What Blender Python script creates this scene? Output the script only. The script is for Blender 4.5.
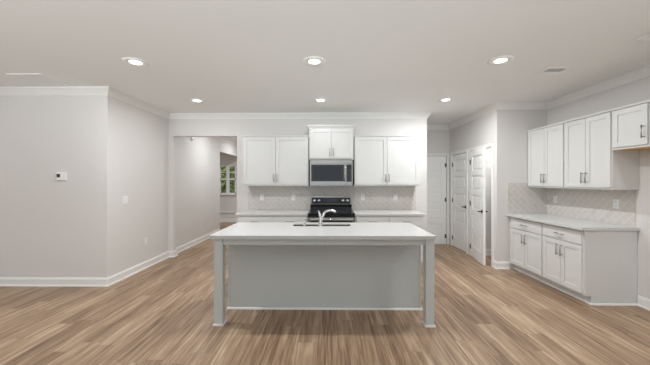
import bpy, bmesh, math, random
from mathutils import Vector, Matrix
random.seed(7)
R = math.radians
for o in list(bpy.data.objects): bpy.data.objects.remove(o)
scene = bpy.context.scene
C = scene.collection

# ---------------------------------------------------------------- camera
cam = bpy.data.cameras.new('camera'); camo = bpy.data.objects.new('camera', cam); C.objects.link(camo)
cam.sensor_fit = 'HORIZONTAL'; cam.sensor_width = 36; cam.lens = 289/650*36
cam.shift_y = -1/650; cam.clip_start = .05; cam.clip_end = 200
camo.location = (0, 0, 1.45); camo.rotation_euler = (R(90), 0, R(0.65))
scene.camera = camo

# ---------------------------------------------------------------- world, added uplight, lamps, exposure
vs = scene.view_settings
vs.view_transform = 'Standard'; vs.look = 'None'; vs.gamma = 1; vs.use_curve_mapping = False
vs.exposure = -0.70
w = bpy.data.worlds.new('world'); scene.world = w; w.use_nodes = True
bg = w.node_tree.nodes['Background']; bg.inputs[0].default_value = (.80, .90, 1, 1); bg.inputs[1].default_value = 2.2
CEIL = 2.743

UP_W = 150
def area(name, loc, rot, sx, sy, power, color, shape='RECTANGLE', spread=180):
    l = bpy.data.lights.new(name, 'AREA'); l.shape = shape; l.size = sx; l.size_y = sy
    l.energy = power; l.color = color; l.spread = R(spread)
    o = bpy.data.objects.new(name, l); C.objects.link(o); o.location = loc; o.rotation_euler = rot
    return o
# added uplight behind the camera, tilted up to brighten the ceiling
area('ceiling_uplight', (-1.4, -3.9, .95), (R(90+27), 0, 0), 7.0, 1.4, UP_W, (.86, .95, 1), spread=46)
WARM = (.94, .985, 1.02)
LAMP_W = 22
def lamp_light(x, y, power=None, r=.07):
    area('lamp_light', (x, y, CEIL-.022), (0, 0, 0), 2*r, 2*r, power or LAMP_W, WARM, 'DISK', 180)
# unseen lamps without fixtures, added left and right to lift walls and end panel
for x, y in ((-5.2, 2.2), (-4.9, .2), (3.0, 1.2)): lamp_light(x, y, 27)
# unseen hallway and pantry lamps, and one added to light the side room
lamp_light(-2.25, 6.9, 27); lamp_light(-2.3, 8.9, 26); lamp_light(-5.0, 7.5, 55)
lamp_light(3.27, 5.35, 18)

# ---------------------------------------------------------------- materials
def srgb(r, g, b):
    f = lambda c: (c/255/12.92 if c/255 <= .04045 else ((c/255+.055)/1.055)**2.4)
    return (f(r), f(g), f(b), 1)
def mat(name, col, rough=.5, metal=0, spec=.5, bump=0, bscale=300, emit=None, estr=0):
    m = bpy.data.materials.new(name); m.use_nodes = True
    nt = m.node_tree; b = nt.nodes['Principled BSDF']
    b.inputs['Base Color'].default_value = col; b.inputs['Roughness'].default_value = rough
    b.inputs['Metallic'].default_value = metal; b.inputs['Specular IOR Level'].default_value = spec
    if emit:
        b.inputs['Emission Color'].default_value = emit; b.inputs['Emission Strength'].default_value = estr
    if bump:
        n = nt.nodes.new('ShaderNodeTexNoise'); n.inputs['Scale'].default_value = bscale
        t = nt.nodes.new('ShaderNodeTexCoord'); nt.links.new(t.outputs['Object'], n.inputs['Vector'])
        bp = nt.nodes.new('ShaderNodeBump'); bp.inputs['Strength'].default_value = bump; bp.inputs['Distance'].default_value = .002
        nt.links.new(n.outputs['Fac'], bp.inputs['Height']); nt.links.new(bp.outputs['Normal'], b.inputs['Normal'])
    return m
M = {}
M['wall'] = mat('wall_paint', srgb(225, 221, 217), .75, spec=.25, bump=.05)
M['ceiling'] = mat('ceiling_paint', srgb(241, 241, 239), .9, spec=.1, bump=.06, bscale=180)
M['trim'] = mat('trim_paint', srgb(240, 238, 234), .4, spec=.4)
M['door'] = mat('door_paint', srgb(246, 245, 242), .42, spec=.4)
M['cabinet'] = mat('cabinet_paint', srgb(222, 221, 218), .42, spec=.4)
M['island'] = mat('island_paint', srgb(203, 206, 203), .45, spec=.4)
M['nickel'] = mat('brushed_nickel', srgb(172, 169, 164), .32, 1)
M['bronze'] = mat('dark_hardware', srgb(78, 74, 70), .38, .9)
M['hinge'] = mat('hinge_metal', srgb(110, 106, 100), .4, .9)
M['chrome'] = mat('chrome', srgb(225, 225, 225), .12, 1)
M['steel'] = mat('stainless_steel', srgb(158, 155, 150), .3, 1)
M['sink'] = mat('sink_steel', srgb(120, 118, 115), .35, 1)
M['black'] = mat('black_enamel', srgb(16, 17, 19), .25)
M['glass_black'] = mat('black_glass', srgb(12, 12, 14), .08)
M['cooktop'] = mat('ceramic_cooktop', srgb(20, 20, 22), .12)
M['ring'] = mat('burner_marking', srgb(70, 70, 72), .3)
M['panel_black'] = mat('control_panel_black', srgb(24, 25, 28), .3)
M['display'] = mat('display_glass', srgb(20, 28, 38), .15, emit=srgb(90, 140, 170), estr=.04)
M['key'] = mat('key_grey', srgb(70, 72, 76), .5)
M['plastic'] = mat('white_plastic', srgb(242, 241, 238), .35)
M['slot'] = mat('dark_slot', srgb(60, 58, 56), .6)
M['screen'] = mat('thermostat_screen', srgb(62, 60, 58), .3)
M['wood'] = mat('raw_wood', srgb(214, 170, 112), .6, bump=.1, bscale=60)
M['lens'] = mat('lamp_lens', (1, 1, 1, 1), .4, emit=(1, .97, .92, 1), estr=9)
M['ventdark'] = mat('vent_throat', srgb(128, 124, 120), .8)
M['vent'] = mat('vent_paint', srgb(244, 243, 240), .5)
M['leaf'] = mat('leaf_green', srgb(158, 168, 100), .6)
M['bark'] = mat('bark_brown', srgb(92, 76, 60), .9)
M['grass'] = mat('lawn_green', srgb(120, 138, 80), .9)

# window glass
g = bpy.data.materials.new('window_glass'); g.use_nodes = True; nt = g.node_tree; nt.nodes.clear()
out = nt.nodes.new('ShaderNodeOutputMaterial'); mx = nt.nodes.new('ShaderNodeMixShader'); tr = nt.nodes.new('ShaderNodeBsdfTransparent')
gl = nt.nodes.new('ShaderNodeBsdfGlossy'); gl.inputs['Roughness'].default_value = .02; mx.inputs[0].default_value = .06
nt.links.new(tr.outputs[0], mx.inputs[1]); nt.links.new(gl.outputs[0], mx.inputs[2]); nt.links.new(mx.outputs[0], out.inputs[0]); M['glass'] = g

# white quartz with faint mottling
q = mat('white_quartz', srgb(236, 235, 232), .22, spec=.5); nt = q.node_tree; b = nt.nodes['Principled BSDF']
t = nt.nodes.new('ShaderNodeTexCoord'); n = nt.nodes.new('ShaderNodeTexNoise'); n.inputs['Scale'].default_value = 140; n.inputs['Detail'].default_value = 4
r_ = nt.nodes.new('ShaderNodeValToRGB'); r_.color_ramp.elements[0].position = .35; r_.color_ramp.elements[0].color = srgb(204, 202, 199)
r_.color_ramp.elements[1].position = .55; r_.color_ramp.elements[1].color = srgb(216, 214, 211)
nt.links.new(t.outputs['Object'], n.inputs['Vector']); nt.links.new(n.outputs['Fac'], r_.inputs[0]); nt.links.new(r_.outputs[0], b.inputs['Base Color']); M['quartz'] = q

# plank floor: planks run along Y
def floor_mat():
    m = mat('oak_plank', (1, 1, 1, 1), .42, spec=.4); nt = m.node_tree; b = nt.nodes['Principled BSDF']; L = nt.links.new
    def math_(op, a, bv=None):
        nd = nt.nodes.new('ShaderNodeMath'); nd.operation = op
        for i, v in enumerate((a, bv)):
            if v is None: continue
            if isinstance(v, (int, float)): nd.inputs[i].default_value = v
            else: L(v, nd.inputs[i])
        return nd.outputs[0]
    def comb(x, y, z=0.0):
        c = nt.nodes.new('ShaderNodeCombineXYZ')
        for i, v in enumerate((x, y, z)):
            if isinstance(v, (int, float)): c.inputs[i].default_value = v
            else: L(v, c.inputs[i])
        return c.outputs[0]
    geo = nt.nodes.new('ShaderNodeNewGeometry'); sp = nt.nodes.new('ShaderNodeSeparateXYZ'); L(geo.outputs['Position'], sp.inputs[0])
    X, Y = sp.outputs[0], sp.outputs[1]
    xs = math_('DIVIDE', math_('ADD', X, 20.03), .178); row = math_('FLOOR', xs)
    wn = nt.nodes.new('ShaderNodeTexWhiteNoise'); wn.noise_dimensions = '1D'; L(row, wn.inputs['W'])
    ys = math_('ADD', math_('DIVIDE', math_('ADD', Y, 20), 1.22), math_('MULTIPLY', wn.outputs['Value'], 7.3)); col = math_('FLOOR', ys)
    wn2 = nt.nodes.new('ShaderNodeTexWhiteNoise'); wn2.noise_dimensions = '2D'; L(comb(row, col), wn2.inputs['Vector'])
    # grain
    gx = math_('ADD', math_('MULTIPLY', X, 19), math_('MULTIPLY', wn2.outputs['Value'], 60)); gy = math_('MULTIPLY', Y, .8)
    n1 = nt.nodes.new('ShaderNodeTexNoise'); n1.inputs['Scale'].default_value = 1; n1.inputs['Detail'].default_value = 5; n1.inputs['Roughness'].default_value = .62
    n1.inputs['Distortion'].default_value = .4
    L(comb(gx, gy, math_('MULTIPLY', wn2.outputs['Value'], 11)), n1.inputs['Vector'])
    n2 = nt.nodes.new('ShaderNodeTexNoise'); n2.inputs['Scale'].default_value = 1; n2.inputs['Detail'].default_value = 3
    L(comb(math_('MULTIPLY', X, 62), math_('MULTIPLY', Y, 3), wn2.outputs['Value']), n2.inputs['Vector'])
    v = math_('ADD', math_('MULTIPLY', math_('SUBTRACT', wn2.outputs['Value'], .5), PLANKVAR), math_('MULTIPLY', math_('SUBTRACT', n1.outputs['Fac'], .5), 1.5))
    v = math_('ADD', v, math_('MULTIPLY', math_('SUBTRACT', n2.outputs['Fac'], .5), 1.1)); v = math_('ADD', v, .5)
    rp = nt.nodes.new('ShaderNodeValToRGB'); e = rp.color_ramp.elements
    e[0].position = 0.0; e[0].color = srgb(104, 80, 61); e[1].position = 1; e[1].color = srgb(206, 181, 154)
    a = e.new(.35); a.color = srgb(141, 114, 91); a = e.new(.65); a.color = srgb(170, 142, 116)
    L(v, rp.inputs[0])
    fx = math_('FRACT', xs); fy = math_('FRACT', ys)
    ex = math_('MINIMUM', fx, math_('SUBTRACT', 1, fx)); ey = math_('MINIMUM', fy, math_('SUBTRACT', 1, fy))
    s1 = math_('LESS_THAN', ex, .010); s2 = math_('LESS_THAN', ey, .0016); s = math_('MULTIPLY', math_('MAXIMUM', s1, s2), .28)
    mixn = nt.nodes.new('ShaderNodeMix'); mixn.data_type = 'RGBA'; L(s, mixn.inputs[0]); L(rp.outputs[0], mixn.inputs[6]); mixn.inputs[7].default_value = srgb(84, 62, 46)
    L(mixn.outputs[2], b.inputs['Base Color'])
    bp = nt.nodes.new('ShaderNodeBump'); bp.inputs['Strength'].default_value = .15; bp.inputs['Distance'].default_value = .002; L(v, bp.inputs['Height']); L(bp.outputs[0], b.inputs['Normal'])
    return m
PLANKVAR = .26
M['floor'] = floor_mat()

# diagonal wall tile; u,v are two local axes of the splash
def tile_mat(name, ax):
    m = mat(name, (1, 1, 1, 1), .3, spec=.45); nt = m.node_tree; b = nt.nodes['Principled BSDF']; L = nt.links.new
    t = nt.nodes.new('ShaderNodeNewGeometry'); sp = nt.nodes.new('ShaderNodeSeparateXYZ'); L(t.outputs['Position'], sp.inputs[0])
    cb = nt.nodes.new('ShaderNodeCombineXYZ'); L(sp.outputs[ax], cb.inputs[0]); L(sp.outputs[2], cb.inputs[1])
    mp = nt.nodes.new('ShaderNodeMapping'); mp.inputs['Rotation'].default_value = (0, 0, R(45)); L(cb.outputs[0], mp.inputs[0])
    br = nt.nodes.new('ShaderNodeTexBrick'); br.inputs['Scale'].default_value = 1; br.offset = .5
    br.inputs['Brick Width'].default_value = .155; br.inputs['Row Height'].default_value = .078; br.inputs['Mortar Size'].default_value = .0035
    br.inputs['Color1'].default_value = srgb(205, 199, 192); br.inputs['Color2'].default_value = srgb(212, 206, 199); br.inputs['Mortar'].default_value = srgb(225, 220, 214)
    L(mp.outputs[0], br.inputs['Vector']); L(br.outputs['Color'], b.inputs['Base Color'])
    bp = nt.nodes.new('ShaderNodeBump'); bp.inputs['Strength'].default_value = .2; bp.inputs['Distance'].default_value = .002; bp.invert = True
    L(br.outputs['Fac'], bp.inputs['Height']); L(bp.outputs[0], b.inputs['Normal'])
    return m
M['tile_x'] = tile_mat('splash_tile_along_x', 0); M['tile_y'] = tile_mat('splash_tile_along_y', 1)

# ---------------------------------------------------------------- mesh helpers
class MB:
    def __init__(s): s.bm = bmesh.new()
    def box(s, x0, y0, z0, x1, y1, z1, bev=0):
        x0, x1 = sorted((x0, x1)); y0, y1 = sorted((y0, y1)); z0, z1 = sorted((z0, z1))
        r = bmesh.ops.create_cube(s.bm, size=1)
        vs_ = r['verts']
        for v in vs_: v.co = ((x0+x1)/2+v.co.x*(x1-x0), (y0+y1)/2+v.co.y*(y1-y0), (z0+z1)/2+v.co.z*(z1-z0))
        if bev:
            ed = list({e for v in vs_ for e in v.link_edges})
            bmesh.ops.bevel(s.bm, geom=ed, offset=bev, segments=2, affect='EDGES', profile=.6)
        return s
    def tube(s, pts, r, seg=12, caps=True):
        pts = [Vector(p) for p in pts]; n = len(pts); rr = r if isinstance(r, (list, tuple)) else [r]*n
        rings = []; up = None
        for i, p in enumerate(pts):
            d = ((pts[min(i+1, n-1)]-p).normalized()+(p-pts[max(i-1, 0)]).normalized()).normalized() if 0 < i < n-1 else (pts[min(i+1, n-1)]-pts[max(i-1, 0)]).normalized()
            if up is None: up = Vector((0, 0, 1)) if abs(d.z) < .9 else Vector((1, 0, 0))
            a = d.cross(up).normalized(); up = a.cross(d).normalized()
            rings.append([s.bm.verts.new(p+rr[i]*(math.cos(2*math.pi*k/seg)*a+math.sin(2*math.pi*k/seg)*up)) for k in range(seg)])
        for i in range(n-1):
            for k in range(seg):
                f = s.bm.faces.new((rings[i][k], rings[i][(k+1) % seg], rings[i+1][(k+1) % seg], rings[i+1][k])); f.smooth = True
        if caps: s.bm.faces.new(rings[0][::-1]); s.bm.faces.new(rings[-1])
        return s
    def lathe(s, prof, seg=32, mtx=None):
        mtx = mtx or Matrix.Identity(4); rings = []
        for r, z in prof:
            if r < 1e-6: rings.append([s.bm.verts.new(mtx @ Vector((0, 0, z)))])
            else: rings.append([s.bm.verts.new(mtx @ Vector((r*math.cos(2*math.pi*k/seg), r*math.sin(2*math.pi*k/seg), z))) for k in range(seg)])
        for A, B in zip(rings, rings[1:]):
            for k in range(seg):
                k2 = (k+1) % seg
                q = [A[k % len(A)], A[k2 % len(A)], B[k2 % len(B)], B[k % len(B)]]
                q = list(dict.fromkeys(q))
                if len(q) > 2:
                    f = s.bm.faces.new(q); f.smooth = True
        return s
    def sweep(s, path, prof):
        # profile points (offset to the right of the path, z); mitred corners
        P = [Vector((p[0], p[1])) for p in path]; n = len(P); cols = []
        for i in range(n):
            def nrm(a, b):
                d = (b-a).normalized(); return Vector((d.y, -d.x))
            if i == 0: off = nrm(P[0], P[1])
            elif i == n-1: off = nrm(P[-2], P[-1])
            else:
                n1, n2 = nrm(P[i-1], P[i]), nrm(P[i], P[i+1]); off = (n1+n2)/(1+n1.dot(n2))
            cols.append([s.bm.verts.new((P[i].x+off.x*o, P[i].y+off.y*o, z)) for o, z in prof])
        m = len(prof)
        for i in range(n-1):
            for k in range(m):
                s.bm.faces.new((cols[i][k], cols[i][(k+1) % m], cols[i+1][(k+1) % m], cols[i+1][k]))
        s.bm.faces.new(cols[0][::-1]); s.bm.faces.new(cols[-1])
        return s
    def build(s, name, m, parent=None):
        bmesh.ops.recalc_face_normals(s.bm, faces=s.bm.faces)
        me = bpy.data.meshes.new(name); s.bm.to_mesh(me); s.bm.free()
        me.materials.append(m); o = bpy.data.objects.new(name, me); C.objects.link(o)
        if parent: o.parent = parent
        return o
def struct(name, mb, m, parent=None):
    o = mb.build(name, m, parent)
    if not parent: o['kind'] = 'structure'
    return o
def tag(o, label, cat, group=None):
    o['label'] = label; o['category'] = cat
    if group: o['group'] = group
    return o
def thing(name, label, cat, loc=(0, 0, 0), rz=0, group=None):
    o = bpy.data.objects.new(name, None); C.objects.link(o); o.location = loc; o.rotation_euler = (0, 0, rz); o.empty_display_size = .1
    return tag(o, label, cat, group)
def copy_tree(o, parent=None):
    c = o.copy(); C.objects.link(c)
    if parent: c.parent = parent
    for ch in [x for x in bpy.data.objects if x.parent == o]: copy_tree(ch, c)
    return c

# ---------------------------------------------------------------- room
XL, XR = -3.06, 3.63          # left wall, right wall
YB, YP, YN = 5.50, 4.83, 6.70 # kitchen wall, pantry end wall, recess wall
XP, XE = 2.80, 1.87           # pantry door wall, end of the kitchen wall
YF = 3.97                     # wall of the thermostat
T = .12
struct('floor', MB().box(-7.2, -4.2, -.1, 3.9, 10.5, 0), M['floor'])
struct('ceiling', MB().box(-7.2, -4.2, CEIL, 3.9, 10.5, CEIL+.1), M['ceiling'])
struct('wall_thermostat', MB().box(-7.12, YF, 0, XL-T, YF+T, CEIL), M['wall'])
struct('wall_left', MB().box(XL-T, YF, 0, XL, 8.12, CEIL).box(XL-T, 8.12, 2.30, XL, 10.3, CEIL), M['wall'])
struct('wall_back', MB().box(XL, YB, 0, -2.973, YB+T, CEIL).box(-2.973, YB, 2.32, -1.743, YB+T, CEIL).box(-1.743, YB, 0, XE, YB+T, CEIL)
       .box(XE-T, YB+T, 0, XE, YN, CEIL), M['wall'])
struct('wall_recess', MB().box(XE-T, YN, 0, 1.955, YN+T, CEIL).box(1.955, YN, 2.04, 2.73, YN+T, CEIL).box(2.73, YN, 0, XP+T, YN+T, CEIL), M['wall'])
A0, A1 = 5.874, 6.578   # shut pantry door
B0, B1 = 4.972, 5.694   # door standing ajar
struct('wall_pantry', MB().box(XP, YP, 0, XP+T, B0, CEIL).box(XP, B0, 2.05, XP+T, B1, CEIL).box(XP, B1, 0, XP+T, A0, CEIL)
       .box(XP, A0, 2.05, XP+T, A1, CEIL).box(XP, A1, 0, XP+T, YN, CEIL), M['wall'])
struct('wall_cabinet_end', MB().box(XP+T, YP, 0, XR, YP+T, CEIL), M['wall'])
struct('wall_pantry_inner', MB().box(XP+T, 5.73, 0, XR, 5.80, CEIL), M['wall'])
struct('wall_right', MB().box(XR, -4.12, 0, XR+T, YN+T, CEIL), M['wall'])
struct('wall_far_left', MB().box(-7.12, -4.12, 0, -7.0, YF, CEIL).box(-7.12, YF+T, 0, -7.0, 10.42, CEIL), M['wall'])
struct('wall_rear', MB().box(-7, -4.12, 0, -4.9, -4, CEIL).box(2.1, -4.12, 0, XR, -4, CEIL).box(-4.9, -4.12, 2.35, 2.1, -4, CEIL), M['wall'])
struct('wall_hall_right', MB().box(-1.45, YB+T, 0, -1.33, 10.3, CEIL), M['wall'])
WX0, WX1, WZ0, WZ1 = -3.90, -3.31, 1.0, 2.03
struct('wall_window', MB().box(-7, 10.3, 0, WX0, 10.42, CEIL).box(WX1, 10.3, 0, -1.33, 10.42, CEIL).box(WX0, 10.3, 0, WX1, 10.42, WZ0)
       .box(WX0, 10.3, WZ1, WX1, 10.42, CEIL), M['wall'])

# crown moulding and baseboards
c0 = CEIL
crown = [(0, c0-.10), (.010, c0-.10), (.014, c0-.085), (.03, c0-.062), (.052, c0-.035), (.066, c0-.022), (.074, c0-.018), (.078, c0), (0, c0)]
struct('trim_1', MB().sweep([(-7, YF), (XL, YF), (XL, YB), (XE, YB), (XE, YN), (XP, YN), (XP, YP), (XR, YP), (XR, -4)], crown), M['trim'])
struct('trim_2', MB().sweep([(XL, YB+T), (XL, 10.3), (-1.45, 10.3)], crown), M['trim'])
base = [(0, 0), (.026, 0), (.026, .012), (.017, .022), (.016, .095), (.010, .112), (.008, .118), (0, .118)]
def bb(name, path): return struct(name, MB().sweep(path, base), M['trim'])
bb('baseboard_left', [(-7, YF), (XL, YF), (XL, YB), (-2.973, YB), (-2.973, YB+T), (XL, YB+T), (XL, 8.12)])
bb('baseboard_back', [(-1.743, YB+T), (-1.743, YB), (-1.565, YB)])
bb('baseboard_recess', [(1.64, YB), (XE, YB), (XE, YN), (1.895, YN)])
bb('baseboard_pantry', [(XP, B0-.06), (XP, YP), (3.0, YP)])
bb('baseboard_right', [(XR, 3.42), (XR, -4)])
bb('baseboard_pantry_inner', [(XP+T, 5.73), (XR, 5.73)])
bb('baseboard_window', [(-7, 10.3), (-1.45, 10.3)])
struct('trim_3', MB().box(-7, 10.265, .335, XL, 10.3, .385), M['trim'])

# hallway window
wf = MB(); xm = (WX0+WX1)/2; yy0, yy1 = 10.31, 10.36
wf.box(WX0, yy0, WZ0, WX0+.035, yy1, WZ1).box(WX1-.035, yy0, WZ0, WX1, yy1, WZ1).box(WX0, yy0, WZ0, WX1, yy1, WZ0+.045).box(WX0, yy0, WZ1-.04, WX1, yy1, WZ1)
wf.box(xm-.05, yy0-.005, WZ0, xm+.05, yy1, WZ1).box(WX0, yy0, 1.505, WX1, yy1, 1.56)
for xa, xb in ((WX0, xm), (xm, WX1)): wf.box(xa, yy0+.015, 1.765, xb, yy1-.015, 1.79)
win = struct('window_1', wf, M['trim'])
MB().box(WX0+.02, 10.333, WZ0+.02, WX1-.02, 10.337, WZ1-.02).build('pane', M['glass'], win)
struct('trim_4', MB().box(WX0-.03, 10.22, WZ0-.03, WX1+.03, 10.31, WZ0, .004).box(WX0-.01, 10.285, WZ0-.09, WX1+.01, 10.3, WZ0-.03), M['trim'])

# ---------------------------------------------------------------- doors
def panel_door(w, h, t=.035):
    # local: hinge edge at x=0, thickness centred on y, panels on both faces
    m = MB(); st = .105; rl = .10; top = .11; bot = .20
    m.box(st-.01, -t/2+.0145, bot-.01, w-st+.01, t/2-.0145, h-top+.01)
    m.box(0, -t/2, 0, st, t/2, h, .002).box(w-st, -t/2, 0, w, t/2, h, .002)
    m.box(st, -t/2, 0, w-st, t/2, bot).box(st, -t/2, h-top, w-st, t/2, h)
    n = 5; ph = (h-top-bot-(n-1)*rl)/n
    for k in range(n):
        z0 = bot+k*(ph+rl)
        if k < n-1: m.box(st, -t/2, z0+ph, w-st, t/2, z0+ph+rl)
        for sgn in (-1, 1):   # raised field with bevelled border
            bm2 = m.bm; a = [(st+.028, z0+.028), (w-st-.028, z0+.028), (w-st-.028, z0+ph-.028), (st+.028, z0+ph-.028)]
            m.box(st+.03, sgn*(t/2-.0152), z0+.03, w-st-.03, sgn*(t/2-.003), z0+ph-.03, .006)
    return m
def lever(side, sgn, xk, z=.92, t=.035):
    # rose and lever on one face; lever points back towards the hinge
    m = MB(); y = sgn*t/2
    m.lathe([(0, 0), (.032, 0), (.032, .006), (.026, .010), (.012, .012), (.011, .05), (0, .05)], 20,
            Matrix.Translation((xk, y, z)) @ Matrix.Rotation(R(-90*sgn), 4, 'X'))
    m.tube([(xk+.008, y+sgn*.045, z), (xk-.02, y+sgn*.048, z), (xk-.055, y+sgn*.047, z+.002), (xk-.092, y+sgn*.044, z-.002)], [.009, .0095, .008, .0065], 10)
    return m
def make_door(name, loc, rz, w, h, hinge_sgn, gap=.008):
    o = panel_door(w, h).build(name, M['door']); o['kind'] = 'structure'
    o.location = (loc[0], loc[1], gap); o.rotation_euler = (0, 0, rz)
    for z in (.18, 1.02, 1.82):
        MB().tube([(-.004, hinge_sgn*.022, z-.045), (-.004, hinge_sgn*.022, z+.045)], .0075, 10).box(-.003, hinge_sgn*.0185, z-.045, .03, hinge_sgn*.0165, z+.045).build('hinge', M['hinge'], o)
    for sgn in (-1, 1):
        h_ = lever(0, sgn, w-.065).build('door_handle', M['bronze'], o)
    return o
# local +x along the door from its hinge; local -y faces the kitchen
make_door('door_1', (2.722, YN+.03), R(180), .755, 2.025, 1)                       # far door, hinge on its right
make_door('door_2', (XP+.03, A1-.005), R(-90), A1-A0-.01, 2.025, -1)                   # shut pantry door
make_door('door_3', (XP-.004, B1-.012), R(-90-9.6), B1-B0-.014, 2.025, -1)             # ajar pantry door
def casing_y(name, x, y0, y1, ztop, xw):   # casing on a wall facing -X, with the jamb lining
    m = MB(); cw = .057
    m.box(x-.016, y0-cw, 0, x, y0, ztop+cw, .003).box(x-.016, y1, 0, x, y1+cw, ztop+cw, .003).box(x-.016, y0, ztop, x, y1, ztop+cw, .003)
    m.box(x, y0-.0, 0, x+xw, y0+.004, ztop).box(x, y1-.004, 0, x+xw, y1, ztop).box(x, y0, ztop-.004, x+xw, y1, ztop)
    return struct(name, m, M['trim'])
casing_y('trim_5', XP, A0, A1, 2.05, .12); casing_y('trim_6', XP, B0, B1, 2.05, .12)
cw = .057
struct('trim_7', MB().box(1.955-cw, YN-.016, 0, 1.955, YN, 2.04+cw, .003).box(2.73, YN-.016, 0, 2.73+cw, YN, 2.04+cw, .003)
       .box(1.955, YN-.016, 2.04, 2.73, YN, 2.04+cw, .003), M['trim'])
# strike plate on the jamb of the ajar door
MB().box(XP+.002, B0+.004, .90, XP+.06, B0+.0055, .96).build('strike_plate', M['bronze'], bpy.data.objects['trim_6'])

# ---------------------------------------------------------------- cabinets
def shaker(x0, z0, x1, z1, y, rail=.058, t=.019):
    # door face at y-t, back at y
    m = MB()
    m.box(x0, y-t, z0, x0+rail, y, z1, .0015).box(x1-rail, y-t, z0, x1, y, z1, .0015)
    m.box(x0+rail, y-t, z0, x1-rail, y, z0+rail).box(x0+rail, y-t, z1-rail, x1-rail, y, z1)
    m.box(x0+rail-.004, y-t+.009, z0+rail-.004, x1-rail+.004, y, z1-rail+.004)
    return m
def slab(x0, z0, x1, z1, y, t=.019): return MB().box(x0, y-t, z0, x1, y, z1, .002)
def pull(p, length, vertical, parent, mm='nickel'):
    x, y, z = p; m = MB(); h = length/2; o = .030
    if vertical:
        m.tube([(x, y-o, z-h), (x, y-o, z+h)], .006, 10)
        for s in (-1, 1): m.tube([(x, y, z+s*h*.78), (x, y-o, z+s*h*.78)], .005, 8)
    else:
        m.tube([(x-h, y-o, z), (x+h, y-o, z)], .006, 10)
        for s in (-1, 1): m.tube([(x+s*h*.78, y, z), (x+s*h*.78, y-o, z)], .005, 8)
    return m.build('pull', M[mm], parent)
CH = .876
def base_cabinet(label, loc, rz, w, depth, drawers, group, left_stile=.02, right_stile=.02, end_right=False, pl=.13):
    t = thing('base_cabinet', label, 'cabinet', loc, rz, group)
    m = MB().box(0, 0, .10, w, depth, CH).box(0, .075, 0, w, depth, .10)
    m.build('body', M['cabinet'], t)
    a, b_ = left_stile, w-right_stile; zd = .70
    wd = (b_-a-(drawers-1)*.02)/drawers
    for k in range(drawers):
        x0 = a+k*(wd+.02)
        d = slab(x0, zd+.006, x0+wd, CH-.022, 0).build('drawer', M['cabinet'], t)
        pull((x0+wd/2, -.019, (zd+CH-.016)/2), pl, False, d)
    g_ = .003; mid = (a+b_)/2
    for k, (x0, x1) in enumerate(((a, mid-g_), (mid+g_, b_))):
        d = shaker(x0, .125, x1, zd-.012, 0).build('door', M['cabinet'], t)
        pull((x1-.03 if k == 0 else x0+.03, -.019, zd-.012-.115), .15, True, d)
    return t
def wall_cabinet(label, loc, rz, w, depth, h, group, pull_z=.125, crown_top=None, mid=None, gap=.003, sides=(.012, .012), top=.012, bottom=.025, pl=.14, wood=False):
    t = thing('wall_cabinet', label, 'cabinet', loc, rz, group)
    MB().box(0, 0, 0, w, depth, h).build('body', M['cabinet'], t)
    a, b_ = sides[0], w-sides[1]; mid = mid or (a+b_)/2
    for k, (x0, x1) in enumerate(((a, mid-gap), (mid+gap, b_))):
        d = shaker(x0, bottom, x1, h-top, 0).build('door', M['cabinet'], t)
        pull((x1-.028 if k == 0 else x0+.028, -.019, pull_z+.02), pl, True, d)
    if crown_top:
        x0, x1 = crown_top[:2]
        pr = crown_top[3] if len(crown_top) > 3 else [(0, h), (.012, h), (.016, h+.012), (.03, h+.045), (0, h+.045)]
        path = []
        if x0: path += [(0, depth)]
        path += [(0, -.0), (w, -.0)]
        if x1: path += [(w, depth)]
        m = MB()
        # profile offset runs to the left of travel here, so reverse the path
        m.sweep([(px, py) for px, py in path][::-1], [(-o_, z) for o_, z in pr]) if False else m.sweep(path, pr)
        m.build('crown_trim', M['cabinet'], t)
    if wood: MB().box(.012, .004, -.004, w-.012, depth-.004, .0).build('underside', M['wood'], t)
    return t

G1 = 'wall cabinets over the range wall'; G2 = 'wall cabinets on the right wall'; G3 = 'base cabinets on the right wall'; G4 = 'base cabinets beside the range'
small_tr = [(0, 0), (0, 0)]
def top_tr(h): return [(0, h-.004), (.022, h-.004), (.026, h+.018), (0, h+.018)]
UF = 5.17
wall_cabinet('white two-door wall cabinet left of the microwave', (-1.532, UF, 1.37), 0, 1.178, YB-UF-.002, .885, G1, crown_top=(True, False, 0, top_tr(.885)), sides=(.012, .012))
wall_cabinet('white two-door wall cabinet right of the microwave', (.465, UF, 1.37), 0, 1.180, YB-UF-.002, .885, G1, crown_top=(False, True, 0, top_tr(.885)), sides=(.012, .03))
wall_cabinet('short raised white cabinet with flared crown directly above the microwave', (-.338, 5.125, 1.84), 0, .786, YB-5.125-.002, .55, G1, crown_top=(True, True, 0, [(0, .535), (.006, .535), (.012, .55), (.034, .585), (.042, .59), (.042, .61), (0, .61)]), sides=(.02, .02), pull_z=.11, pl=.13)
UR = 3.32; RZ = R(-90)
wall_cabinet('white two-door wall cabinet against the tiled pantry end wall', (UR, YP-.004, 1.355), RZ, .733, XR-UR-.002, .92, G2, crown_top=(False, False, 0, top_tr(.92)))
wall_cabinet('white two-door wall cabinet second from the pantry corner, above the counter end', (UR, YP-.739, 1.355), RZ, .680, XR-UR-.002, .92, G2, crown_top=(False, False, 0, top_tr(.92)))
wall_cabinet('short white wall cabinet over the empty fridge space, nearest on the right wall', (UR, YP-.739-.682, 1.815), RZ, .765, XR-UR-.002, .46, G2, crown_top=(False, False, 0, top_tr(.46)), pull_z=.14, wood=True, mid=.399, gap=.02)
BF = 3.015
base_cabinet('white base cabinet with two doors against the pantry end wall', (BF, YP-.004, 0), RZ, .736, XR-BF-.002, 1, G3, left_stile=.04, right_stile=.012)
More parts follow.
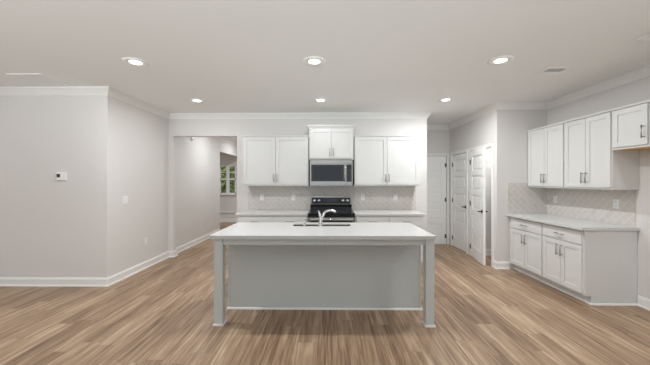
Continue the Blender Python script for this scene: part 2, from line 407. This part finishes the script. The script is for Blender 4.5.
base_cabinet('white base cabinet with bare grey-white end panel facing the empty fridge space', (BF, YP-.742, 0), RZ, .655, XR-BF-.002, 1, G3, left_stile=.012, right_stile=.025, end_right=True)
KF = 4.875
base_cabinet('white base cabinet left of the range under white counter', (-1.535, KF, 0), 0, 1.186, YB-KF-.002, 2, G4)
base_cabinet('white base cabinet right of the range under white counter', (.452, KF, 0), 0, 1.142, YB-KF-.002, 2, G4)
# shoe moulding along the right-hand run
struct('trim_8', MB().sweep([(3.09-.001, YP-.004), (3.089, 3.43), (XR, 3.43)], [(0, 0), (.016, 0), (.014, .012), (.006, .02), (0, .02)]), M['trim'])

# countertops
CT0, CT1 = .878, .914
tag(MB().box(2.955, 3.405, CT0, XR-.002, YP-.002, CT1, .003).build('countertop', M['quartz']), 'white quartz counter on the right wall below the wall cabinets', 'countertop', 'white quartz counters')
tag(MB().box(-1.562, 4.84, CT0, -.346, YB-.002, CT1, .003).build('countertop', M['quartz']), 'white quartz counter on the back wall, left of the range', 'countertop', 'white quartz counters')
tag(MB().box(.449, 4.84, CT0, 1.617, YB-.002, CT1, .003).build('countertop', M['quartz']), 'white quartz counter on the back wall, right of the range', 'countertop', 'white quartz counters')

# tiled splashes
struct('wall_splash_back', MB().box(-1.53, YB-.008, CT1+.001, 1.66, YB, 1.368).box(-.345, YB-.008, .80, .448, YB, CT1+.001), M['tile_x'])
struct('wall_splash_end', MB().box(2.975, YP-.008, CT1+.001, 3.316, YP, 1.43).box(3.316, YP-.008, CT1+.001, XR-.008, YP, 1.352), M['tile_x'])
struct('wall_splash_right', MB().box(XR-.008, 3.45, CT1+.001, XR, YP-.008, 1.352), M['tile_y'])

# ---------------------------------------------------------------- island
isl = thing('kitchen_island', 'large pale grey island with two square front legs, in the middle of the floor', 'kitchen island', (-.045, 3.3, 0))
IX = -.045; IY = 3.3
IC0 = .876
TX0, TX1, TY0, TY1 = -1.185, 1.06, 2.852, 3.785
SX0, SX1, SY0, SY1 = -.43, .27, 3.475, 3.66
LX0, LX1 = -1.148-IX, 1.058-IX
PX0, PX1 = -1.140-IX, 1.050-IX
PY = 3.285-IY
MB().box(PX0+.01, PY+.012, .10, SX0-.02-IX, 3.755-IY, IC0).box(SX1+.02-IX, PY+.012, .10, PX1-.01, 3.755-IY, IC0).box(SX0-.02-IX, PY+.012, .10, SX1+.02-IX, 3.755-IY, .69).box(SX0-.02-IX, 3.74-IY, .69, SX1+.02-IX, 3.755-IY, IC0).box(PX0+.01, PY+.012, 0, PX1-.01, 3.68-IY, .10).build('body', M['island'], isl)
for a, b_ in ((PX0+.018, -.0015), (.0015, PX1-.018)):
    MB().box(a, PY, .02, b_, PY+.012, IC0).build('back_panel', M['island'], isl)
for s in (PX0, PX1-.018): MB().box(s, PY-.004, 0, s+.018, PY+.03, IC0, .002).build('corner_strip', M['island'], isl)
sh = [(0, 0), (.016, 0), (.014, .012), (.006, .02), (0, .02)]
MB().sweep([(PX1, PY+.45), (PX1, PY-.004), (PX0, PY-.004), (PX0, PY+.45)][::-1], sh).build('shoe_moulding', M['trim'], isl)
LY0, LY1 = 2.89-IY, 2.976-IY
for x0, x1 in ((LX0, LX0+.086), (LX1-.086, LX1)):
    lg = MB().box(x0, LY0, 0, x1, LY1, IC0, .003).build('leg', M['island'], isl)
    MB().box(x0-.012, LY0-.012, 0, x1+.012, LY1+.012, .014, .003).box(x0-.006, LY0-.006, .014, x1+.006, LY1+.006, .022, .002).build('foot_trim', M['trim'], lg)
MB().box(LX0+.086, LY0+.018, .812, LX1-.086, LY0+.037, IC0).build('apron', M['island'], isl)
for x0, x1 in ((LX0+.018, LX0+.037), (LX1-.037, LX1-.018)): MB().box(x0, LY1, .812, x1, PY-.004, IC0).build('apron', M['island'], isl)
# sink-side doors
for k in range(4):
    wdt = (PX1-PX0-.06)/4; x0 = PX0+.03+k*wdt
    mm = shaker(x0+.004, .125, x0+wdt-.004, .85, 0)
    bmesh.ops.rotate(mm.bm, verts=mm.bm.verts, cent=(0, 0, 0), matrix=Matrix.Rotation(R(180), 3, 'Z'))
    bmesh.ops.translate(mm.bm, verts=mm.bm.verts, vec=(0, 3.755-IY, 0))
    mm.build('door', M['island'], isl)
# top with a real cut-out for the sink
mt = MB(); bm = mt.bm
xs = [TX0, SX0, SX1, TX1]; ys = [TY0, SY0, SY1, TY1]
V = {}
TB = .900
for z in (TB, CT1):
    for i, x in enumerate(xs):
        for j, y in enumerate(ys): V[i, j, z] = bm.verts.new((x, y, z))
for i in range(3):
    for j in range(3):
        if i == 1 and j == 1: continue
        for z in (TB, CT1): bm.faces.new([V[i, j, z], V[i+1, j, z], V[i+1, j+1, z], V[i, j+1, z]])
def wallq(i0, j0, i1, j1): bm.faces.new([V[i0, j0, TB], V[i1, j1, TB], V[i1, j1, CT1], V[i0, j0, CT1]])
for k in range(3): wallq(k, 0, k+1, 0); wallq(k, 3, k+1, 3); wallq(0, k, 0, k+1); wallq(3, k, 3, k+1)
wallq(1, 1, 2, 1); wallq(1, 2, 2, 2); wallq(1, 1, 1, 2); wallq(2, 1, 2, 2)
tag(mt.build('countertop', M['quartz']), 'long white quartz top of the island with the sink cut into it', 'countertop', 'white quartz counters')
bx0, bx1, by0, by1 = TX0+.004-IX, TX1-.004-IX, TY0+.004-IY, TY1-.004-IY
sx0, sx1, sy0, sy1 = SX0-.013-IX, SX1+.013-IX, SY0-.013-IY, SY1+.013-IY
MB().box(bx0, by0, CT0, bx1, sy0, TB-.0005).box(bx0, sy1, CT0, bx1, by1, TB-.0005).box(bx0, sy0, CT0, sx0, sy1, TB-.0005).box(sx1, sy0, CT0, bx1, sy1, TB-.0005).build('top_moulding', M['island'], isl)
# sink bowl, hung under the cut-out
m = MB(); sw = .012
m.box(SX0-sw, SY0-sw, .70, SX1+sw, SY1+sw, .71)
m.box(SX0-sw, SY0-sw, .71, SX0-.001, SY1+sw, TB-.001).box(SX1+.001, SY0-sw, .71, SX1+sw, SY1+sw, TB-.001)
m.box(SX0-sw, SY0-sw, .71, SX1+sw, SY0-.001, TB-.001).box(SX0-sw, SY1+.001, .71, SX1+sw, SY1+sw, TB-.001)
snk = tag(m.build('kitchen_sink', M['sink']), 'stainless undermount sink sunk into the island top', 'sink')
MB().lathe([(0, .7125), (.04, .7125), (.045, .711), (.045, .7102)], 24, Matrix.Translation(((SX0+SX1)/2, (SY0+SY1)/2, 0))).build('drain', M['chrome'], snk)
# faucet
fa = thing('kitchen_faucet', 'chrome gooseneck faucet rising from the island top in front of the sink', 'faucet', (-.09, 3.425, CT1))
MB().lathe([(0, 0), (.032, 0), (.032, .006), (.026, .014), (.021, .022), (.021, .10), (.023, .112), (.016, .122), (0, .122)], 24).build('body', M['chrome'], fa)
sp = [(0.004, .004, .09), (.014, .012, .118)]
for k in range(13):
    a = math.pi-k*(math.pi*.80)/12
    sp.append((.112+.082*math.cos(a), .055+.045*math.cos(a), .130+.058*math.sin(a)))
MB().tube(sp, [.017, .0165]+[.0135]*9+[.0145, .016, .0165, .0165], 14).build('spout', M['chrome'], fa)
MB().tube([(0, -.002, .115), (-.008, -.004, .14), (-.020, -.008, .178), (-.026, -.010, .19)], [.017, .014, .011, .008], 12).build('lever', M['chrome'], fa)
sd = thing('soap_dispenser', 'small chrome soap dispenser on the island top, left of the faucet', 'soap dispenser', (-.283, 3.415, CT1))
MB().lathe([(0, 0), (.022, 0), (.022, .006), (.016, .012), (.013, .04), (.011, .05), (0, .05)], 20).build('body', M['chrome'], sd)
MB().tube([(0, 0, .045), (0, 0, .078), (.004, .006, .088), (.02, .022, .092), (.036, .04, .088), (.042, .046, .078)], [.009, .009, .009, .0085, .008, .007], 12).build('pump_spout', M['chrome'], sd)

# ---------------------------------------------------------------- range
RX0, RX1 = -.338, .440; RC = (RX0+RX1)/2
rg = thing('kitchen_range', 'black and stainless freestanding electric range against the tiled wall', 'range', (RC, YB-.02, 0))
hw = (RX1-RX0)/2-.004; fy = -(YB-.02-4.83)      # front plane of the body
MB().box(-hw, fy, .03, hw, 0, .893).build('body', M['black'], rg)
ck = MB().box(-hw, fy-.012, .893, hw, -.075, .918, .003).build('cooktop', M['cooktop'], rg)
for x, y, r in ((-.19, fy+.16, .10), (.19, fy+.16, .085), (-.19, fy+.40, .075), (.19, fy+.40, .10)):
    MB().lathe([(r-.004, .9182), (r-.004, .9187), (r, .9187), (r, .9182)], 40, Matrix.Translation((x, y, 0))).build('burner_ring', M['ring'], ck)
bgd = MB().box(-hw, -.075, .893, hw, 0, 1.022).build('backguard', M['glass_black'], rg)
MB().box(-hw, -.085, 1.022, hw, 0, 1.17, .006).build('control_frame', M['steel'], rg)
cp = MB().box(-hw+.028, -.090, 1.036, hw-.028, -.083, 1.150, .002).build('control_panel', M['panel_black'], rg)
MB().box(-.095, -.092, 1.062, .095, -.089, 1.128).build('display', M['display'], cp)
for x in (-.125, .125):
    for z in (1.075, 1.095, 1.115): MB().box(x-.012, -.0915, z-.005, x+.012, -.0895, z+.005).build('button', M['key'], cp)
for x in (-.305, -.222, .222, .305):
    k = MB().lathe([(0, 0), (.034, 0), (.034, .006), (.027, .010), (.025, .032), (.020, .036), (0, .036)], 24, Matrix.Translation((x, -.090, 1.094)) @ Matrix.Rotation(R(90), 4, 'X')).build('knob', M['chrome'], cp)
dr = MB().box(-hw, fy-.03, .235, hw, fy, .850, .004).build('oven_door', M['steel'], rg)
MB().box(-hw+.04, fy-.033, .29, hw-.04, fy-.029, .792).build('oven_window', M['glass_black'], dr)
h_ = MB().tube([(-hw+.03, fy-.075, .828), (hw-.03, fy-.075, .828)], .014, 14)
for x in (-hw+.07, hw-.07): h_.tube([(x, fy-.028, .828), (x, fy-.075, .828)], .010, 10)
h_.build('handle', M['chrome'], dr)
sdw = MB().box(-hw, fy-.03, .06, hw, fy, .228, .004).build('storage_drawer', M['steel'], rg)

# ---------------------------------------------------------------- microwave
mw = thing('microwave', 'stainless over-the-range microwave mounted under the short raised cabinet', 'microwave', (.0525, YB, 1.375))
hw = .379; fy = -.385
MB().box(-hw, fy, 0, hw, -.002, .455).build('body', M['steel'], mw)
MB().box(-hw, fy-.016, .385, hw, fy, .455, .004).build('top_grille', M['steel'], mw)
md = MB().box(-hw, fy-.022, .012, .262, fy, .383, .004).build('door', M['steel'], mw)
MB().box(-hw+.026, fy-.0245, .078, .222, fy-.021, .372, .001).build('door_frame', M['panel_black'], md)
MB().box(-hw+.075, fy-.0265, .115, .175, fy-.024, .335).build('door_window', M['glass_black'], md)
h_ = MB().tube([(.240, fy-.060, .075), (.240, fy-.060, .365)], .012, 12)
for z in (.10, .34): h_.tube([(.240, fy-.02, z), (.240, fy-.06, z)], .008, 8)
h_.build('handle', M['chrome'], md)
cpn = MB().box(.264, fy-.022, .012, hw, fy, .383, .003).build('control_housing', M['steel'], mw)
cp = MB().box(.272, fy-.024, .072, .360, fy-.021, .372, .001).build('control_panel', M['panel_black'], cpn)
MB().box(.284, fy-.0255, .325, .348, fy-.0235, .355).build('display', M['display'], cpn)
for r in range(5):
    for c in range(3): MB().box(.285+c*.022, fy-.0255, .10+r*.040, .302+c*.022, fy-.0235, .118+r*.040).build('button', M['key'], cpn)

# ---------------------------------------------------------------- ceiling lights and vents
def ceiling_light(x, y, label, power):
    t = thing('ceiling_light', label, 'ceiling light', (x, y, CEIL), 0, 'recessed ceiling lights')
    MB().lathe([(.122, 0), (.122, -.004), (.116, -.008), (.090, -.010), (.064, -.006), (.060, -.003), (.060, 0)], 40).build('trim_ring', M['vent'], t)
    MB().lathe([(0, -.0045), (.0595, -.0045), (.0595, -.001), (0, -.001)], 40).build('lens', M['lens'], t)
    lamp_light(x, y, LAMP_W*power)
ceiling_light(-2.085, 3.104, 'lit recessed ceiling light nearest the left wall, in the row nearer the viewer', 1.95)
ceiling_light(-.150, 3.104, 'lit recessed ceiling light straight above the island', 1)
ceiling_light(1.838, 3.104, 'lit recessed ceiling light closest to the slatted ceiling vent on the right', 1.35)
ceiling_light(-2.095, 4.59, 'lit recessed ceiling light near the archway to the hall', 0.5)
ceiling_light(-.122, 4.59, 'lit recessed ceiling light in front of the raised cabinet over the microwave', 0.3)
ceiling_light(1.858, 4.59, 'lit recessed ceiling light near the pantry doors', 1.95)
def vent(name, x0, x1, y0, y1, label, n, dark, axis='x', thick=.008, bar=.03):
    t = thing(name, label, 'air vent', ((x0+x1)/2, (y0+y1)/2, CEIL)); a, b_ = (x1-x0)/2, (y1-y0)/2
    m = MB(); m.box(-a, -b_, -thick, -a+bar, b_, 0).box(a-bar, -b_, -thick, a, b_, 0).box(-a+bar, -b_, -thick, a-bar, -b_+bar, 0).box(-a+bar, b_-bar, -thick, a-bar, b_, 0)
    m.build('frame', M['vent'], t)
    MB().box(-a+bar, -b_+bar, -.002, a-bar, b_-bar, -.0005).build('backing', M[dark], t)
    for k in range(n):
        c = (k+.5)/n
        if axis == 'x':
            y = -b_+bar+c*2*(b_-bar); h = (b_-bar)/n*.62
            MB().box(-a+bar, y-h, -thick+.001, a-bar, y+h, -thick+.0025).build('slat', M['vent'], t)
        else:
            x = -a+bar+c*2*(a-bar); h = (a-bar)/n*.62
            MB().box(x-h, -b_+bar, -thick+.001, x+h, b_-bar, -thick+.0025).build('slat', M['vent'], t)
    return t
vent('return_grille', -3.86, -3.44, 3.42, 3.83, 'square white return air grille flush in the ceiling, upper left', 12, 'vent')
def register(x0, x1, y0, y1, label):
    t = thing('ceiling_register', label, 'air vent', ((x0+x1)/2, (y0+y1)/2, CEIL)); a, b_ = (x1-x0)/2, (y1-y0)/2; br = .035
    MB().box(-a, -b_, -.008, -a+br, b_, 0, .002).box(a-br, -b_, -.008, a, b_, 0, .002).box(-a+br, -b_, -.008, a-br, -b_+br, 0).box(-a+br, b_-br, -.008, a-br, b_, 0).box(-a+br, .005, -.008, a-br, .02, 0).build('frame', M['vent'], t)
    MB().box(-a+br, -b_+br, -.002, a-br, b_-br, -.0005).build('backing', M['ventdark'], t)
    for k in range(4):
        m = MB(); y = .02+(k+.5)*(b_-br-.02)/4; m.box(-a+br, -.011, -.0008, a-br, .011, .0008)
        o = m.build('louvre', M['vent'], t); o.location = (0, y, -.006); o.rotation_euler = (R(-12), 0, 0)
    for k in range(6):
        m = MB(); y = .005-(k+.5)*(b_-br+.005)/6; m.box(-a+br, -.003, -.0008, a-br, .003, .0008)
        o = m.build('louvre', M['vent'], t); o.location = (0, y, -.006); o.rotation_euler = (R(50), 0, 0)
register(2.485, 2.755, 3.285, 3.545, 'white ceiling register with a dark louvre bank, near the right wall')
vent('ceiling_register', 2.775, 3.10, 2.30, 2.64, 'white ceiling register cut off by the upper right edge of the picture', 6, 'vent', thick=.024)

# ---------------------------------------------------------------- wall plates, thermostat, detector
def outlet(loc, rz, label):
    t = MB().box(-.036, -.006, -.058, .036, 0, .058, .002).build('wall_outlet', M['plastic'])
    t.location = loc; t.rotation_euler = (0, 0, rz); tag(t, label, 'outlet', 'white wall outlets')
    for z in (-.026, .026):
        f = MB().box(-.017, -.008, z-.017, .017, -.005, z+.017, .003).build('socket', M['plastic'], t)
        MB().box(-.009, -.0088, z-.006, -.006, -.0078, z+.008).box(.006, -.0088, z-.006, .009, -.0078, z+.008).build('slot', M['slot'], f)
    return t
yb = YB-.008
outlet((-1.264, yb, 1.149), 0, 'white outlet on the back tiles, farthest left of the range')
outlet((-.663, yb, 1.149), 0, 'white outlet on the back tiles, just left of the range')
outlet((.655, yb, 1.153), 0, 'white outlet on the back tiles, just right of the range')
outlet((1.275, yb, 1.153), 0, 'white outlet on the back tiles, farthest right of the range')
outlet((XR-.008, 4.649, 1.163), RZ, 'white outlet on the right wall tiles near the tiled corner')
outlet((XR-.008, 3.675, 1.167), RZ, 'white outlet on the right wall tiles near the counter end')
outlet((XL, 4.817, .451), R(90), 'white outlet low on the left wall below the light switch')
outlet((XL, 6.90, .39), R(90), 'white outlet low on the hallway wall beyond the archway')
sw_ = MB().box(-.058, -.006, -.058, .058, 0, .058, .002).build('light_switch', M['plastic']); sw_.location = (XL, 4.316, 1.171); sw_.rotation_euler = (0, 0, R(90))
tag(sw_, 'white double rocker light switch on the left wall', 'light switch')
for x in (-.023, .023): MB().box(x-.016, -.010, -.033, x+.016, -.005, .033, .002).build('rocker', M['plastic'], sw_)
th = thing('thermostat', 'white wall thermostat with small dark screen, on the wall at far left', 'thermostat', (-3.695, YF, 1.52))
MB().box(-.070, -.006, -.060, .070, 0, .060, .002).build('back_plate', M['plastic'], th)
bd = MB().box(-.064, -.026, -.052, .064, -.006, .052, .004).build('body', M['plastic'], th)
MB().box(-.052, -.0275, -.012, -.004, -.0255, .034).build('screen', M['screen'], bd)
for z in (.022, -.004): MB().box(.022, -.028, z-.007, .044, -.0255, z+.007, .001).build('button', M['vent'], bd)
sm = thing('smoke_detector', 'small round white smoke detector high on the hallway wall', 'smoke detector', (XL, 6.43, 2.43))
rot = Matrix.Rotation(R(90), 4, 'Y')
MB().lathe([(0, 0), (.070, 0), (.070, .012), (.064, .016), (0, .016)], 32, rot).build('base', M['plastic'], sm)
MB().lathe([(.058, .016), (.056, .030), (.045, .040), (.02, .044), (0, .044)], 32, rot).build('cover', M['plastic'], sm)

# ---------------------------------------------------------------- outside the hallway window
struct('ground', MB().box(-14, 10.5, -.5, 6, 30, -.4), M['grass'])
def bush(x, y, r, h, label, trunk):
    t = thing('tree', label, 'tree', (x, y, -.4), 0, 'trees outside the hallway window')
    MB().tube([(0, 0, 0), (.03, .02, h*.4), (0, 0, h*.75)], [.09, .07, .03], 8).build('trunk', M['bark'], t)
    m = MB(); rnd = random.Random(int(x*100))
    for k in range(2600):
        d = Vector((rnd.gauss(0, 1), rnd.gauss(0, 1), rnd.gauss(0, 1))).normalized()*(rnd.random()**.4)
        c = Vector((d.x*r, d.y*r, h*.58+d.z*h*.46)); s = rnd.uniform(.08, .17)
        a = Vector((rnd.gauss(0, 1), rnd.gauss(0, 1), rnd.gauss(0, 1))).normalized(); b_ = a.orthogonal().normalized()
        v = [m.bm.verts.new(c+p) for p in (-a*s, b_*s*.5, a*s, -b_*s*.5)]; m.bm.faces.new(v)
    m.build('crown', M['leaf'], t)
bush(-6.2, 15.5, 1.25, 4.2, 'green leafy tree outside the hallway window, on the left', 1)
bush(-4.25, 13.1, .95, 3.9, 'green leafy tree outside the hallway window, on the right', 1)
